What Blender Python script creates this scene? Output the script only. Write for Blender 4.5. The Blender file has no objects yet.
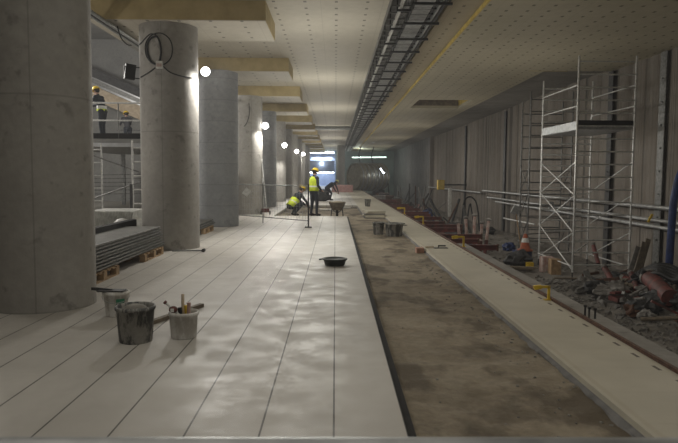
import bpy, math, random
from mathutils import Vector, Matrix, noise
R = random.Random(7)
col = bpy.context.scene.collection
CH = 1.55; F = 640.0; VX = 335.5; VY = 175.0
def X_(px, Y): return (px-VX)*Y/F
def Z_(py, Y): return CH-(py-VY)*Y/F
def V(*a): return Vector(a)
ORD = ['nearest','second','third','fourth','fifth','sixth','seventh','eighth','ninth','tenth','eleventh','twelfth','thirteenth','fourteenth','fifteenth','sixteenth','seventeenth','eighteenth','nineteenth','twentieth','twenty-first','twenty-second','twenty-third','twenty-fourth','twenty-fifth','twenty-sixth','twenty-seventh','twenty-eighth','twenty-ninth','thirtieth','thirty-first','thirty-second','thirty-third','thirty-fourth','thirty-fifth','thirty-sixth','thirty-seventh','thirty-eighth','thirty-ninth','fortieth']

# ------------------------------------------------------------ mesh builder
class MB:
    def __init__(s): s.v=[]; s.f=[]; s.sm=[]
    def add(s, vs, fs, smooth=False):
        o=len(s.v); s.v += [tuple(v) for v in vs]
        for f in fs: s.f.append(tuple(i+o for i in f)); s.sm.append(smooth)
        return s
    def box(s, c, d, rot=None):
        c=Vector(c); h=Vector(d)/2; vs=[]
        for x in (-1,1):
            for y in (-1,1):
                for z in (-1,1):
                    p=Vector((x*h.x,y*h.y,z*h.z))
                    if rot is not None: p=rot@p
                    vs.append(c+p)
        return s.add(vs,[(0,1,3,2),(4,6,7,5),(0,4,5,1),(2,3,7,6),(0,2,6,4),(1,5,7,3)])
    def bx(s, x0,x1,y0,y1,z0,z1): return s.box(((x0+x1)/2,(y0+y1)/2,(z0+z1)/2),(abs(x1-x0),abs(y1-y0),abs(z1-z0)))
    def bar(s, a, b, w, h, up=(0,0,1)):
        a=Vector(a); b=Vector(b); d=b-a; L=d.length; d.normalize(); u=Vector(up)
        if abs(d.dot(u))>.99: u=Vector((0,1,0))
        r=d.cross(u).normalized(); u=r.cross(d)
        return s.box((a+b)/2,(w,L,h),Matrix((r,d,u)).transposed())
    def cyl(s, a, b, r0, r1=None, n=12, caps=True):
        a=Vector(a); b=Vector(b); r1=r0 if r1 is None else r1
        d=(b-a).normalized(); u=Vector((0,0,1)) if abs(d.z)<.95 else Vector((1,0,0))
        p=d.cross(u).normalized(); q=d.cross(p); vs=[]
        for c,r in ((a,r0),(b,r1)):
            for i in range(n):
                t=2*math.pi*i/n; vs.append(c+p*math.cos(t)*r+q*math.sin(t)*r)
        s.add(vs,[(i,(i+1)%n,n+(i+1)%n,n+i) for i in range(n)],True)
        if caps:
            s.add(vs[:n],[tuple(range(n-1,-1,-1))]); s.add(vs[n:],[tuple(range(n))])
        return s
    def tube(s, pts, r, n=8):
        pts=[Vector(p) for p in pts]; vs=[]; N=len(pts); pr=None
        for k,p in enumerate(pts):
            d=(pts[min(k+1,N-1)]-pts[max(k-1,0)]).normalized()
            if pr is None:
                u=Vector((0,0,1)) if abs(d.z)<.9 else Vector((1,0,0)); pr=d.cross(u).normalized()
            pr=(pr-d*pr.dot(d)).normalized(); q=d.cross(pr)
            for i in range(n):
                t=2*math.pi*i/n; vs.append(p+pr*math.cos(t)*r+q*math.sin(t)*r)
        fs=[(k*n+i,k*n+(i+1)%n,(k+1)*n+(i+1)%n,(k+1)*n+i) for k in range(N-1) for i in range(n)]
        s.add(vs,fs,True); s.add(vs[:n],[tuple(range(n))]); s.add(vs[-n:],[tuple(range(n-1,-1,-1))])
        return s
    def lathe(s, prof, n=28, c=(0,0,0), M=None):
        vs=[]; c=Vector(c)
        for r,z in prof:
            for i in range(n):
                t=2*math.pi*i/n; p=Vector((r*math.cos(t),r*math.sin(t),z))
                if M is not None: p=M@p
                vs.append(p+c)
        m=len(prof)
        return s.add(vs,[(k*n+i,k*n+(i+1)%n,(k+1)*n+(i+1)%n,(k+1)*n+i) for k in range(m-1) for i in range(n)],True)
    def ball(s, c, r, sc=(1,1,1), n=12, M=None):
        pr=[(max(1e-4,math.sin(math.pi*k/8))*r,-math.cos(math.pi*k/8)*r) for k in range(9)]
        S=Matrix.Diagonal(Vector(sc)); return s.lathe(pr,n,c,(M@S) if M is not None else S)
    def build(s, name, m, parent=None, loc=None):
        me=bpy.data.meshes.new(name); me.from_pydata(s.v,[],s.f); me.update()
        me.polygons.foreach_set('use_smooth',s.sm)
        if isinstance(m,(list,tuple)):
            for q in m: me.materials.append(q)
        else: me.materials.append(m)
        o=bpy.data.objects.new(name,me); col.objects.link(o)
        if parent is not None: o.parent=parent
        if loc: o.location=loc
        return o
def hermite(pts, n=8):
    pts=[Vector(p) for p in pts]; out=[]
    for k in range(len(pts)-1):
        p0=pts[max(k-1,0)]; p1=pts[k]; p2=pts[k+1]; p3=pts[min(k+2,len(pts)-1)]
        for i in range(n):
            t=i/n; out.append(.5*((2*p1)+(p2-p0)*t+(2*p0-5*p1+4*p2-p3)*t*t+(3*p1-p0-3*p2+p3)*t**3))
    out.append(pts[-1]); return out
def tag(o,label,cat,group=None,kind=None):
    o['label']=label; o['category']=cat
    if group: o['group']=group
    if kind: o['kind']=kind
    return o
def struct(o): o['kind']='structure'; return o
def empty(name,loc=(0,0,0),rz=0):
    o=bpy.data.objects.new(name,None); o.location=loc; o.rotation_euler=(0,0,rz); o.empty_display_size=.1
    col.objects.link(o); return o
def copy_tree(o,parent=None):
    c=o.copy(); col.objects.link(c); c.parent=parent
    for ch in [x for x in bpy.data.objects if x.parent==o]: copy_tree(ch,c)
    return c

# ------------------------------------------------------------ materials
def lump(r,sc,amp=.35,seed=0,M3=None,n=18,ks=9):
    b=MB(); vs=[]
    for k in range(ks+1):
        for i in range(n):
            a=math.pi*k/ks; t=2*math.pi*i/n; p=Vector((math.sin(a)*math.cos(t),math.sin(a)*math.sin(t),-math.cos(a)))
            f=1+amp*noise.noise(p*1.6+Vector((seed*3.1,seed,0)))+amp*.6*noise.noise(p*4+Vector((seed,0,seed*2)))
            p=Vector((p.x*sc[0],p.y*sc[1],p.z*sc[2]))*r*f
            vs.append(M3@p if M3 is not None else p)
    b.add(vs,[(k*n+i,k*n+(i+1)%n,(k+1)*n+(i+1)%n,(k+1)*n+i) for k in range(ks) for i in range(n)],False); return b
class G:
    def __init__(s,name):
        s.m=bpy.data.materials.new(name); s.m.use_nodes=True; s.t=s.m.node_tree; s.N=s.t.nodes; s.L=s.t.links
        s.b=s.N['Principled BSDF']; s.co=s.N.new('ShaderNodeTexCoord').outputs['Object']
    def put(s,i,v):
        if isinstance(v,bpy.types.NodeSocket): s.L.new(v,i)
        elif isinstance(v,(tuple,list)) and len(v)==3 and i.type=='RGBA': i.default_value=(*v,1)
        else: i.default_value=v
    def math(s,op,a,b=0,c=None):
        n=s.N.new('ShaderNodeMath'); n.operation=op; s.put(n.inputs[0],a); s.put(n.inputs[1],b)
        if c is not None: s.put(n.inputs[2],c)
        return n.outputs[0]
    def xyz(s):
        n=s.N.new('ShaderNodeSeparateXYZ'); s.L.new(s.co,n.inputs[0]); return n.outputs
    def map(s,scale):
        n=s.N.new('ShaderNodeMapping'); n.inputs['Scale'].default_value=scale; s.L.new(s.co,n.inputs[0]); return n.outputs[0]
    def noise(s,scale,detail=3,vec=None,rough=.55,lo=.35,hi=.65):
        n=s.N.new('ShaderNodeTexNoise'); n.inputs['Scale'].default_value=scale; n.inputs['Detail'].default_value=detail
        n.inputs['Roughness'].default_value=rough; s.L.new(vec or s.co,n.inputs['Vector'])
        r=s.N.new('ShaderNodeMapRange'); s.L.new(n.outputs['Fac'],r.inputs[0]); r.inputs[1].default_value=lo; r.inputs[2].default_value=hi
        return r.outputs[0]
    def mix(s,f,a,b):
        n=s.N.new('ShaderNodeMix'); n.data_type='RGBA'; s.put(n.inputs[0],f); s.put(n.inputs[6],a); s.put(n.inputs[7],b); return n.outputs[2]
    def bump(s,h,st=.3,d=.01):
        n=s.N.new('ShaderNodeBump'); n.inputs['Strength'].default_value=st; n.inputs['Distance'].default_value=d
        s.L.new(h,n.inputs['Height']); s.L.new(n.outputs[0],s.b.inputs['Normal'])
    def line(s,v,period,width,off=0.0):   # 1 inside a thin line every period
        a=s.math('ADD',v,off+1000*period); m=s.math('MODULO',a,period)
        d=s.math('ABSOLUTE',s.math('SUBTRACT',m,period/2)); return s.math('GREATER_THAN',d,period/2-width/2)
    def done(s,c,rough=.8,metal=0,spec=.4):
        s.put(s.b.inputs['Base Color'],c); s.put(s.b.inputs['Roughness'],rough); s.b.inputs['Metallic'].default_value=metal
        s.b.inputs['Specular IOR Level'].default_value=spec; return s.m
def simple(name,c,c2=None,scale=8,rough=.7,metal=0,bump=0,emit=0):
    g=G(name); c2=c2 or tuple(x*.7 for x in c)
    f=g.noise(scale,4)
    if bump: g.bump(f,bump)
    m=g.done(g.mix(f,c2,c),rough,metal)
    if emit:
        g.b.inputs['Emission Color'].default_value=(*c,1); g.b.inputs['Emission Strength'].default_value=emit
    return m
def concrete(name,a,b,stain=.5,band=0,seam=False):
    g=G(name); x,y,z=g.xyz()
    n1=g.noise(1.1,5,rough=.6); n2=g.noise(9,5); n3=g.noise(5,6,lo=.6,hi=.68)
    c=g.mix(n1,a,b); c=g.mix(g.math('MULTIPLY',n2,.35),c,tuple(v*.72 for v in a))
    c=g.mix(g.math('MULTIPLY',n3,stain),c,tuple(v*.45 for v in a))
    if band:
        l=g.line(z,band,.02); c=g.mix(g.math('MULTIPLY',l,.3),c,tuple(v*.4 for v in a))
    if seam:
        l=g.math('MULTIPLY',g.math('LESS_THAN',g.math('ABSOLUTE',g.math('ADD',x,.12)),.008),g.math('LESS_THAN',y,0))
        c=g.mix(g.math('MULTIPLY',l,.35),c,tuple(v*.4 for v in a))
    g.bump(n2,.25,.01); return g.done(c,.85)
M={}
# paving
def paving():
    g=G('paving'); x,y,z=g.xyz()
    jl=g.line(x,.445,.013,0); jt=g.line(y,1.335,.005,.4)
    n1=g.noise(.55,4,rough=.6); n2=g.noise(3.0,5,rough=.65); n3=g.noise(.9,5,vec=g.map((1.6,.5,1)),lo=.5,hi=.62)
    c=g.mix(n1,(.46,.435,.395),(.55,.525,.48)); c=g.mix(g.math('MULTIPLY',n2,.25),c,(.46,.43,.385))
    c=g.mix(g.math('MULTIPLY',n3,.35),c,(.38,.355,.32))
    c=g.mix(g.math('MULTIPLY',jt,.10),c,(.2,.19,.17)); c=g.mix(g.math('MULTIPLY',jl,.88),c,(.06,.055,.05))
    r=g.math('MULTIPLY_ADD',n2,.25,.38); g.bump(g.math('SUBTRACT',g.math('MULTIPLY',n2,.15),jl),.2,.004)
    return g.done(c,r,0,.35)
M['paving']=paving()
def strip():
    g=G('edge_paving'); x,y,z=g.xyz()
    jt=g.line(y,.59,.006,.1); n1=g.noise(1.3,5); n2=g.noise(7,5)
    c=g.mix(n1,(.44,.41,.33),(.51,.475,.385)); c=g.mix(g.math('MULTIPLY',n2,.2),c,(.42,.37,.28))
    inx=g.math('LESS_THAN',g.math('ABSOLUTE',g.math('SUBTRACT',x,2.625)),.016); sl=g.line(y,.372,.13)
    c=g.mix(g.math('MULTIPLY',jt,.25),c,(.2,.18,.14)); c=g.mix(g.math('MULTIPLY',g.math('MULTIPLY',inx,sl),.9),c,(.05,.035,.025))
    w=g.math('LESS_THAN',g.math('ABSOLUTE',g.math('SUBTRACT',x,1.97)),.02); c=g.mix(g.math('MULTIPLY',w,.25),c,(.36,.3,.2))
    return g.done(c,.6,0,.4)
M['strip']=strip()
def dirt():
    g=G('dirt_screed'); n1=g.noise(.8,6,rough=.65); n2=g.noise(4,7,rough=.7); n3=g.noise(14,6,rough=.7); n4=g.noise(1.7,5,vec=g.map((1,.6,1)),lo=.5,hi=.6)
    c=g.mix(n1,(.17,.135,.09),(.36,.30,.215)); c=g.mix(g.math('MULTIPLY',n2,.5),c,(.42,.37,.28)); c=g.mix(g.math('MULTIPLY',n4,.8),c,(.095,.073,.048))
    c=g.mix(g.math('MULTIPLY',n3,.3),c,(.1,.085,.065)); g.bump(g.math('ADD',n3,n2),.6,.012); return g.done(c,.9)
M['dirt']=dirt()
def trackbed():
    g=G('trackbed'); n1=g.noise(.7,6,rough=.65); n2=g.noise(5,7,rough=.7); c=g.mix(n1,(.17,.155,.135),(.30,.28,.25)); c=g.mix(g.math('MULTIPLY',n2,.5),c,(.12,.11,.095))
    g.bump(n2,.8,.03); return g.done(c,.9)
M['track']=trackbed()
M['conc']=concrete('column_concrete',(.30,.285,.26),(.36,.345,.315),.5,2.4,True)
M['conc_blue']=concrete('column_concrete_grey',(.27,.28,.29),(.34,.35,.36),.3,.62)
M['slabconc']=concrete('raw_concrete',(.20,.19,.17),(.28,.265,.24),.4)
M['backconc']=concrete('hall_concrete',(.30,.30,.29),(.37,.365,.35),.3)
M['edgeconc']=concrete('edge_concrete',(.13,.125,.12),(.24,.23,.22),.6)
def ceilmat(name,a,b,dx,dy,ox=0):
    g=G(name); x,y,z=g.xyz(); n1=g.noise(.4,4); n2=g.noise(6,4)
    c=g.mix(n1,a,b); c=g.mix(g.math('MULTIPLY',n2,.2),c,tuple(v*.75 for v in a))
    fx=g.line(x,dx,.06,ox); fy=g.line(y,dy,.11); c=g.mix(g.math('MULTIPLY',g.math('MULTIPLY',fx,fy),.8),c,tuple(v*.25 for v in a))
    sx=g.line(x,dx*2,.012,dx*.5); sy=g.line(y,dy*4,.012,.2); s=g.math('MAXIMUM',sx,sy); c=g.mix(g.math('MULTIPLY',s,.22),c,tuple(v*.4 for v in a))
    g.bump(n2,.1,.01); return g.done(c,.7,0,.3)
M['ceil']=ceilmat('ceiling_boards',(.46,.425,.35),(.55,.51,.43),.62,.5)
M['ceil_r']=ceilmat('ceiling_boards_right',(.42,.38,.275),(.50,.455,.34),.42,.42)
M['ceil_m']=ceilmat('ceiling_boards_tan',(.40,.34,.235),(.46,.40,.28),.42,.5)
def pilewall():
    g=G('pile_wall'); x,y,z=g.xyz()
    s1=g.noise(1.0,3,vec=g.map((1,1.5,.06)),rough=.5); s2=g.noise(1.0,4,vec=g.map((1,6,.12)),rough=.6); n=g.noise(2.4,6,rough=.7); s3=g.noise(1,2,vec=g.map((1,2.7,.03)),lo=.6,hi=.64)
    c=g.mix(s1,(.17,.148,.125),(.25,.225,.195)); c=g.mix(g.math('MULTIPLY',s2,.5),c,(.24,.20,.165)); c=g.mix(g.math('MULTIPLY',n,.3),c,(.34,.32,.29))
    c=g.mix(g.math('MULTIPLY',s3,.6),c,(.07,.065,.06)); g.bump(g.math('ADD',s2,g.math('MULTIPLY',s3,-1)),.6,.05); return g.done(c,.9)
M['pile']=pilewall()
M['pile_dark']=concrete('far_wall_concrete',(.13,.13,.125),(.2,.2,.195),.4)
M['rust']=simple('rust_steel',(.15,.075,.045),(.07,.037,.025),20,.75,.2,.3)
M['alu']=simple('aluminium',(.72,.72,.70),(.52,.52,.51),14,.45,.45)
M['alu_dull']=simple('dull_aluminium',(.26,.26,.25),(.15,.15,.145),14,.5,.6)
M['galv']=simple('galvanised_steel',(.46,.47,.47),(.30,.31,.31),10,.42,.7)
M['pipe']=simple('galvanised_pipe',(.55,.56,.56),(.38,.38,.38),6,.45,.5)
M['black']=simple('black_plastic',(.02,.02,.02),(.012,.012,.012),8,.55)
M['dark']=simple('dark_steel',(.06,.06,.06),(.03,.03,.03),8,.6)
M['rubber']=simple('grey_rubber',(.045,.05,.045),(.02,.022,.02),12,.5,0,.2)
M['wood']=simple('wood',(.42,.29,.16),(.25,.16,.085),9,.75)
M['woodpale']=simple('pale_wood',(.60,.50,.38),(.45,.36,.25),9,.7)
M['wooddirty']=simple('dirty_wood',(.22,.18,.13),(.12,.10,.075),9,.8)
M['yellow']=simple('yellow_paint',(.72,.50,.03),(.5,.33,.03),10,.5)
M['yboard']=simple('yellow_edge_board',(.68,.52,.14),(.5,.37,.08),4,.7)
M['tan']=simple('tan_board',(.48,.385,.20),(.38,.30,.15),3,.65)
M['red']=simple('red_paint',(.19,.05,.042),(.075,.035,.03),7,.6,0,.2)
M['redwhite']=simple('pale_splash',(.5,.42,.38),(.36,.2,.17),9,.7)
M['white']=simple('white_plastic',(.76,.76,.73),(.52,.52,.49),9,.45)
M['blue']=simple('blue_plastic',(.02,.05,.19),(.015,.03,.11),6,.45)
M['pink']=simple('pink_wrap',(.42,.24,.22),(.3,.16,.15),6,.6)
M['panel']=simple('grey_metal_panel',(.17,.165,.15),(.10,.098,.09),5,.45,.4)
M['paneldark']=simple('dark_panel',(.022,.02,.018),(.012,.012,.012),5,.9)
M['bag']=simple('dusty_sack',(.26,.25,.23),(.14,.13,.12),8,.85,0,.5)
M['green']=simple('green_print',(.04,.22,.12),(.03,.15,.08),8,.5)
M['orange']=simple('orange_plastic',(.42,.12,.05),(.25,.07,.04),8,.5)
M['lampface']=simple('lamp_glass',(1,.98,.94),(1,.98,.94),1,.3,0,0,14)
M['tubelight']=simple('tube_light',(.85,.95,1),(.85,.95,1),1,.3,0,0,9)
M['tubegreen']=simple('green_tube_light',(.75,1,.88),(.75,1,.88),1,.3,0,0,2.2)
M['duct']=simple('ribbed_duct_metal',(.58,.55,.46),(.42,.40,.34),5,.4,.6)
M['chrome']=simple('escalator_steel',(.6,.61,.62),(.5,.5,.5),4,.3,.85)
M['cloth_dark']=simple('navy_workwear',(.028,.033,.042),(.018,.02,.026),20,.9)
M['cloth_grey']=simple('grey_workwear',(.05,.05,.055),(.03,.03,.035),20,.9)
M['hivis']=simple('hi_vis_yellow',(.68,.80,.04),(.5,.62,.04),12,.7)
M['skin']=simple('skin',(.50,.31,.23),(.42,.25,.18),20,.6)
M['boot']=simple('boots',(.03,.022,.018),(.02,.015,.012),10,.7)
M['helmet']=simple('helmet_yellow',(.80,.58,.03),(.72,.50,.03),3,.35)
M['helmet_pale']=simple('helmet_pale',(.62,.62,.28),(.55,.55,.22),3,.35)
M['reflect']=simple('reflective_tape',(.75,.76,.74),(.6,.6,.6),5,.4)
def bucketmat(name,a,b,spl,amt):
    g=G(name); n1=g.noise(9,5,vec=g.map((1,1,.35)),rough=.7,lo=.48,hi=.56); n2=g.noise(30,4)
    c=g.mix(g.math('MULTIPLY',n1,amt),a,spl); c=g.mix(g.math('MULTIPLY',n2,.3),c,b); return g.done(c,.6)
M['bk_black']=bucketmat('mortar_tub',(.075,.078,.078),(.17,.165,.155),(.36,.35,.32),.95)
M['bk_white']=bucketmat('white_tub',(.76,.75,.72),(.45,.43,.40),(.40,.36,.31),.55)
M['mortar']=simple('mortar',(.33,.31,.28),(.2,.19,.17),14,.9,0,.5)

# ------------------------------------------------------------ camera
cam=bpy.data.cameras.new('camera'); co=bpy.data.objects.new('camera',cam); col.objects.link(co)
co.location=(0,.113,CH)
co.rotation_euler=(Matrix.Rotation(-.0062,3,'Z')@Matrix.Rotation(math.pi/2-math.atan(46.5/F),3,'X')@Matrix.Rotation(.0065,3,'Z')).to_euler()
cam.sensor_width=36; cam.lens=F/678*36; cam.clip_end=400; cam.clip_start=.05
cam.dof.use_dof=True; cam.dof.focus_distance=14; cam.dof.aperture_fstop=9
bpy.context.scene.camera=co

# ------------------------------------------------------------ setting
HC=CH+3.40; HR=CH+3.26; HB=CH+3.02; GZ=-1.30; XW=8.6; TH=.10
def slab(x0,x1,y0,y1,m,z0=-TH,z1=0,name='floor'): return struct(MB().bx(x0,x1,y0,y1,z0,z1).build(name,m))
slab(-22,.445,-6,24.2,M['paving']); slab(-22,-2.3,24.2,33,M['paving']); slab(-22,1.15,33,90,M['paving'])
g=MB().bx(1.915,2.71,-6,24.2,-.045,0); g.bx(1.15,2.71,24.2,90,-.045,0); struct(g.build('floor',M['strip']))
def rough_grid(x0,x1,y0,y1,nx,ny,zf):
    vs=[];fs=[]
    for j in range(ny+1):
        for i in range(nx+1):
            x=x0+(x1-x0)*i/nx; y=y0+(y1-y0)*j/ny; vs.append((x,y,zf(x,y)))
    for j in range(ny):
        for i in range(nx):
            a=j*(nx+1)+i; fs.append((a,a+1,a+nx+2,a+nx+1))
    b=MB(); b.add(vs,fs,True); return b
def pitz(x,y):
    return -.085+.018*noise.noise(Vector((x*1.3,y*1.1,0)))+.014*noise.noise(Vector((x*5,y*5,3)))+.007*noise.noise(Vector((x*14,y*14,8)))
struct(rough_grid(.40,1.93,-1,24.2,34,520,pitz).build('floor',M['dirt']))
def pitz2(x,y): return pitz(x,y)-.05+.03*noise.noise(Vector((x*2,y*2,5)))
struct(rough_grid(-2.6,1.3,24.2,33.2,70,140,pitz2).build('floor',M['dirt']))
# sub-structure of the platforms
g=MB().bx(-22,2.74,-6,90,-1.5,-.16)
struct(g.build('floor',M['edgeconc']))
# rough concrete bed carrying the right paving strip
def edgeface():
    vs=[];fs=[]; n=700
    for j in range(n+1):
        y=-1+25.2*j/n
        for k,z in enumerate((0.0,.35,.7,1.0)):
            x=1.905-.035*(1-z)*(1+1.4*noise.noise(Vector((y*3,z*2,1))))-.012*noise.noise(Vector((y*11,z*6,2))) if z<1 else 1.925
            vs.append((x,y,-.14+.098*z))
        vs.append((2.70,y,-.044))
    for j in range(n):
        for k in range(4):
            a=j*5+k; fs.append((a,a+5,a+6,a+1))
    b=MB(); b.add(vs,fs,False); return b
struct(edgeface().build('floor',M['edgeconc']))
struct(MB().bx(1.13,2.70,24.2,90,-.17,-.047).build('floor',M['edgeconc']))
struct(MB().bx(2.77,3.06,-6,15,-1.3,-.03).build('floor',M['slabconc']))
struct(MB().bx(2.71,2.74,-6,90,-.17,-.03).build('floor',M['edgeconc']))
def gz(x,y):
    w=max(0,min(1,(x-5.6)/2.2)); m=math.exp(-((y-13.2)/3.6)**2)*.62+math.exp(-((y-27)/5)**2)*.2
    return GZ+w*m*(.8+.5*noise.noise(Vector((x*.9,y*.9,1))))+.05*noise.noise(Vector((x*1.7,y*1.7,0)))+.04*noise.noise(Vector((x*5,y*5,4)))*(.3+w)
struct(rough_grid(2.74,8.7,-2,90,60,640,gz).build('floor',M['track']))
# right wall of piles
def pile_wall(y0,y1,x,m,name,z1):
    vs=[];fs=[]; n=int((y1-y0)/.07); zs=[-1.6,z1]
    for j in range(n+1):
        y=y0+(y1-y0)*j/n; t=(y%1.05)/1.05; d=.10*math.sqrt(max(0,1-(2*t-1)**2))-.02*noise.noise(Vector((y*2,0,0)))
        for z in zs: vs.append((x+.05-d,y,z))
        vs.append((x+1.2,y,z1))
    for j in range(n):
        a=j*3; fs += [(a,a+3,a+4,a+1),(a+1,a+4,a+5,a+2)]
    b=MB(); b.add(vs,fs,False); return struct(b.build(name,m))
pile_wall(-6,56,XW,M['pile'],'wall_right',HR+.15)
pile_wall(56,90,XW-.35,M['pile_dark'],'wall_right',HR+.15)
struct(MB().bx(XW-.4,XW+.8,55.9,56.05,-1.6,HR+.1).build('wall_right',M['pile']))
# ceilings
YR=20.2; XE=6.48
struct(MB().bx(-5.4,1.08,-6,90,HC,HC+.12).build('ceiling',M['ceil']))
struct(MB().bx(1.08,2.2,-6,90,HC+.12,HC+.2).build('ceiling',M['edgeconc']))
struct(MB().bx(2.2,2.87,-6,90,HC-.06,HC+.12).build('ceiling',M['ceil_m']))
g=MB(); h0,h1,hx0,hx1=28.0,31.4,3.6,5.93
g.bx(2.875,hx0,-6,90,HR,HR+.12).bx(hx1,XE,-6,90,HR,HR+.12).bx(hx0,hx1,-6,h0,HR,HR+.12).bx(hx0,hx1,h1,90,HR,HR+.12)
g.bx(XE,XW+.05,-6,YR,HR,HR+.12); struct(g.build('ceiling',M['ceil_r']))
struct(MB().bx(XE,XW+.3,YR,90,HR+.10,HR+.3).build('ceiling',M['slabconc']))
struct(MB().bx(2.84,2.875,-6,90,HR,HC-.06).build('trim_1',M['yboard']))
struct(MB().bx(XE-.5,XE+.7,YR,YR+.03,HR-.005,HR+.10).build('trim_2',M['yboard']))
g=MB().bx(hx1,hx1+.03,h0,h1,HR+.12,HR+.55); struct(g.build('trim_3',M['yboard'])); g=MB(); g.bx(hx0,hx1,h1,h1+.03,HR+.12,HR+.55).bx(hx0-.03,hx0,h0,h1,HR+.12,HR+.55).bx(hx0,hx1,h0-.03,h0,HR+.12,HR+.55)
struct(g.build('trim_6',M['wooddirty'])); struct(MB().bx(hx0-.1,hx1+.1,h0-.1,h1+.1,HR+.55,HR+.65).build('trim_4',M['slabconc']))
struct(MB().bx(-5.55,XW+1.5,-6,92,HC+.6,HC+.9).build('ceiling',M['slabconc']))
# hall beyond the columns on the left
struct(MB().bx(-30,-5.6,36,36.4,-.1,9).build('wall_left',M['backconc']))
struct(MB().bx(-5.75,-5.55,36,90,-.1,HC+.6).build('wall_left',M['backconc']))
struct(MB().bx(-22.3,-22,-6,36,-.1,HC+.6).build('wall_left',M['backconc']))
struct(MB().bx(-22,XW+1,-6.4,-6,-1.6,9).build('wall_back',M['backconc']))
struct(MB().bx(-22,-5.5,-6.4,36.4,8.9,9.2).build('ceiling',M['backconc'])); struct(MB().bx(-5.55,-5.4,-6,90,HC,9).build('wall_left',M['backconc']))
# far end
FE=90
g=MB().bx(-5.75,-4.0,FE,FE+.4,-.1,HC+.2).bx(.0,XW+1,FE,FE+.4,-1.6,HC+.2).bx(-4.0,0,FE,FE+.4,HC-.05,HC+.2)
struct(g.build('wall_far',simple('far_end_wall',(.22,.27,.25),(.15,.19,.18),.5,.8)))
blu=simple('far_hall_wall',(.40,.45,.55),(.25,.29,.38),.9,.8)
struct(MB().bx(-8,3,FE+8,FE+8.3,-.1,HC+.6).bx(-8,3,FE+.4,FE+8,HC+.2,HC+.4).bx(-8.2,-8,FE,FE+8,0,HC+.2).bx(3,3.2,FE,FE+8,0,HC+.2).bx(-8,3,FE+.4,FE+8,-.3,-.05).build('wall_far',blu))
struct(MB().bx(-3.9,-.1,FE+3,FE+3.4,2.0,3.6).build('trim_5',simple('far_lintel',(.16,.18,.22),(.1,.12,.15),1,.8)))

# ------------------------------------------------------------ columns, beams
colY=[7.66,13.60,19.50]+[19.5+5.93*k for k in range(1,10)]
for i,Y in enumerate(colY):
    x=-3.46 if i!=2 else -3.52
    c=MB().cyl((0,0,0),(0,0,HB),.59,n=72)
    o=c.build('concrete_column',M['conc_blue'] if i in (2,4) else M['conc'],loc=(x,Y,0)); o.rotation_euler=(0,0,.5 if i==0 else .2*i)
    if i==0: o.rotation_euler=(0,0,.50)
    lab=['thick round concrete column nearest the camera at the left edge','round concrete column with coiled cable and socket box near its top','bluish grey round concrete column just behind the cable-hung column'][i] if i<3 else 'round concrete column, %s from the camera in the left row'%ORD[i]
    tag(o,lab,'column','row of round columns along the platform')
o=MB().cyl((0,0,0),(0,0,HC),.45,n=32).build('concrete_column',M['backconc'],loc=(X_(341,74),74,0)); tag(o,'pale slim round column at the far end beside the ribbed duct','column')
for k in range(13):
    Y=13.9+ (0 if k==0 else 6.2+5.98*(k-1))
    g=MB().bx(-4.9,-1.385,Y-.97,Y+.97,HB,HC)
    o=g.build('ceiling_beam',M['tan'])
    # boarded underside as its own part
    b=MB().bx(-4.89,-1.395,Y-.96,Y+.96,HB-.012,HB); u=b.build('underside_board',M['ceil'],o)
    tag(o,'tan boxed ceiling beam, %s from the camera above the column row'%ORD[k],'beam','boxed beams crossing the column row')

# ------------------------------------------------------------ cable trays
TY0,TY1=8,84
t=empty('cable_tray',(0,0,0)); tag(t,'open ladder cable tray full of cables, left one under the ceiling','cable tray')
g=MB().bx(1.16,1.20,TY0,TY1,HB+.01,HB+.10); g.build('side_rail',M['alu'],t)
g=MB().bx(1.0,1.015,TY0,TY1,HB+.12,HB+.24); g.build('side_rail',M['alu_dull'],t)
g=MB(); y=TY0
for k in range(150): g.bx(1.015,1.36,TY0+.5*k,TY0+.5*k+.04,HB+.05,HB+.075)
s=g.build('rungs',M['alu_dull'],t); s['kind']='stuff'
g=MB()
for j in range(9):
    pts=[(1.215+.018*j+.012*noise.noise(Vector((y*.4,j,0))),y,HB+.09+.012*(j%3)) for y in range(TY0,TY1+1,2)]; g.tube(pts,.014,5)
s=g.build('cables',M['alu_dull'],t); s['kind']='stuff'
t=empty('cable_tray',(0,0,0)); tag(t,'wide covered steel cable tray beside the tan ceiling strip','cable tray')
g=MB()
for k in range(0,38): g.bx(1.42,1.74,TY0+2*k,TY0+2*k+1.97,HB+.03,HB+.035+.012*(k%2))
g.build('cover_plates',M['galv'],t)
MB().bx(1.84,1.87,TY0,TY1,HB,HB+.09).build('side_rail',M['galv'],t)
MB().bx(1.38,1.40,TY0,TY1,HB+.02,HB+.11).build('side_rail',M['dark'],t)
g=MB().tube([(1.955,y,HB+.07) for y in range(TY0,TY1+1,4)],.03,6).tube([(1.79,y,HB+.07) for y in range(TY0,TY1+1,4)],.028,6); s=g.build('cables',M['dark'],t)
g=MB()
for k in range(190): g.bx(1.40,1.84,TY0+.4*k+.1,TY0+.4*k+.14,HB+.03,HB+.06)
s=g.build('rungs',M['dark'],t); s['kind']='stuff'
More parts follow.
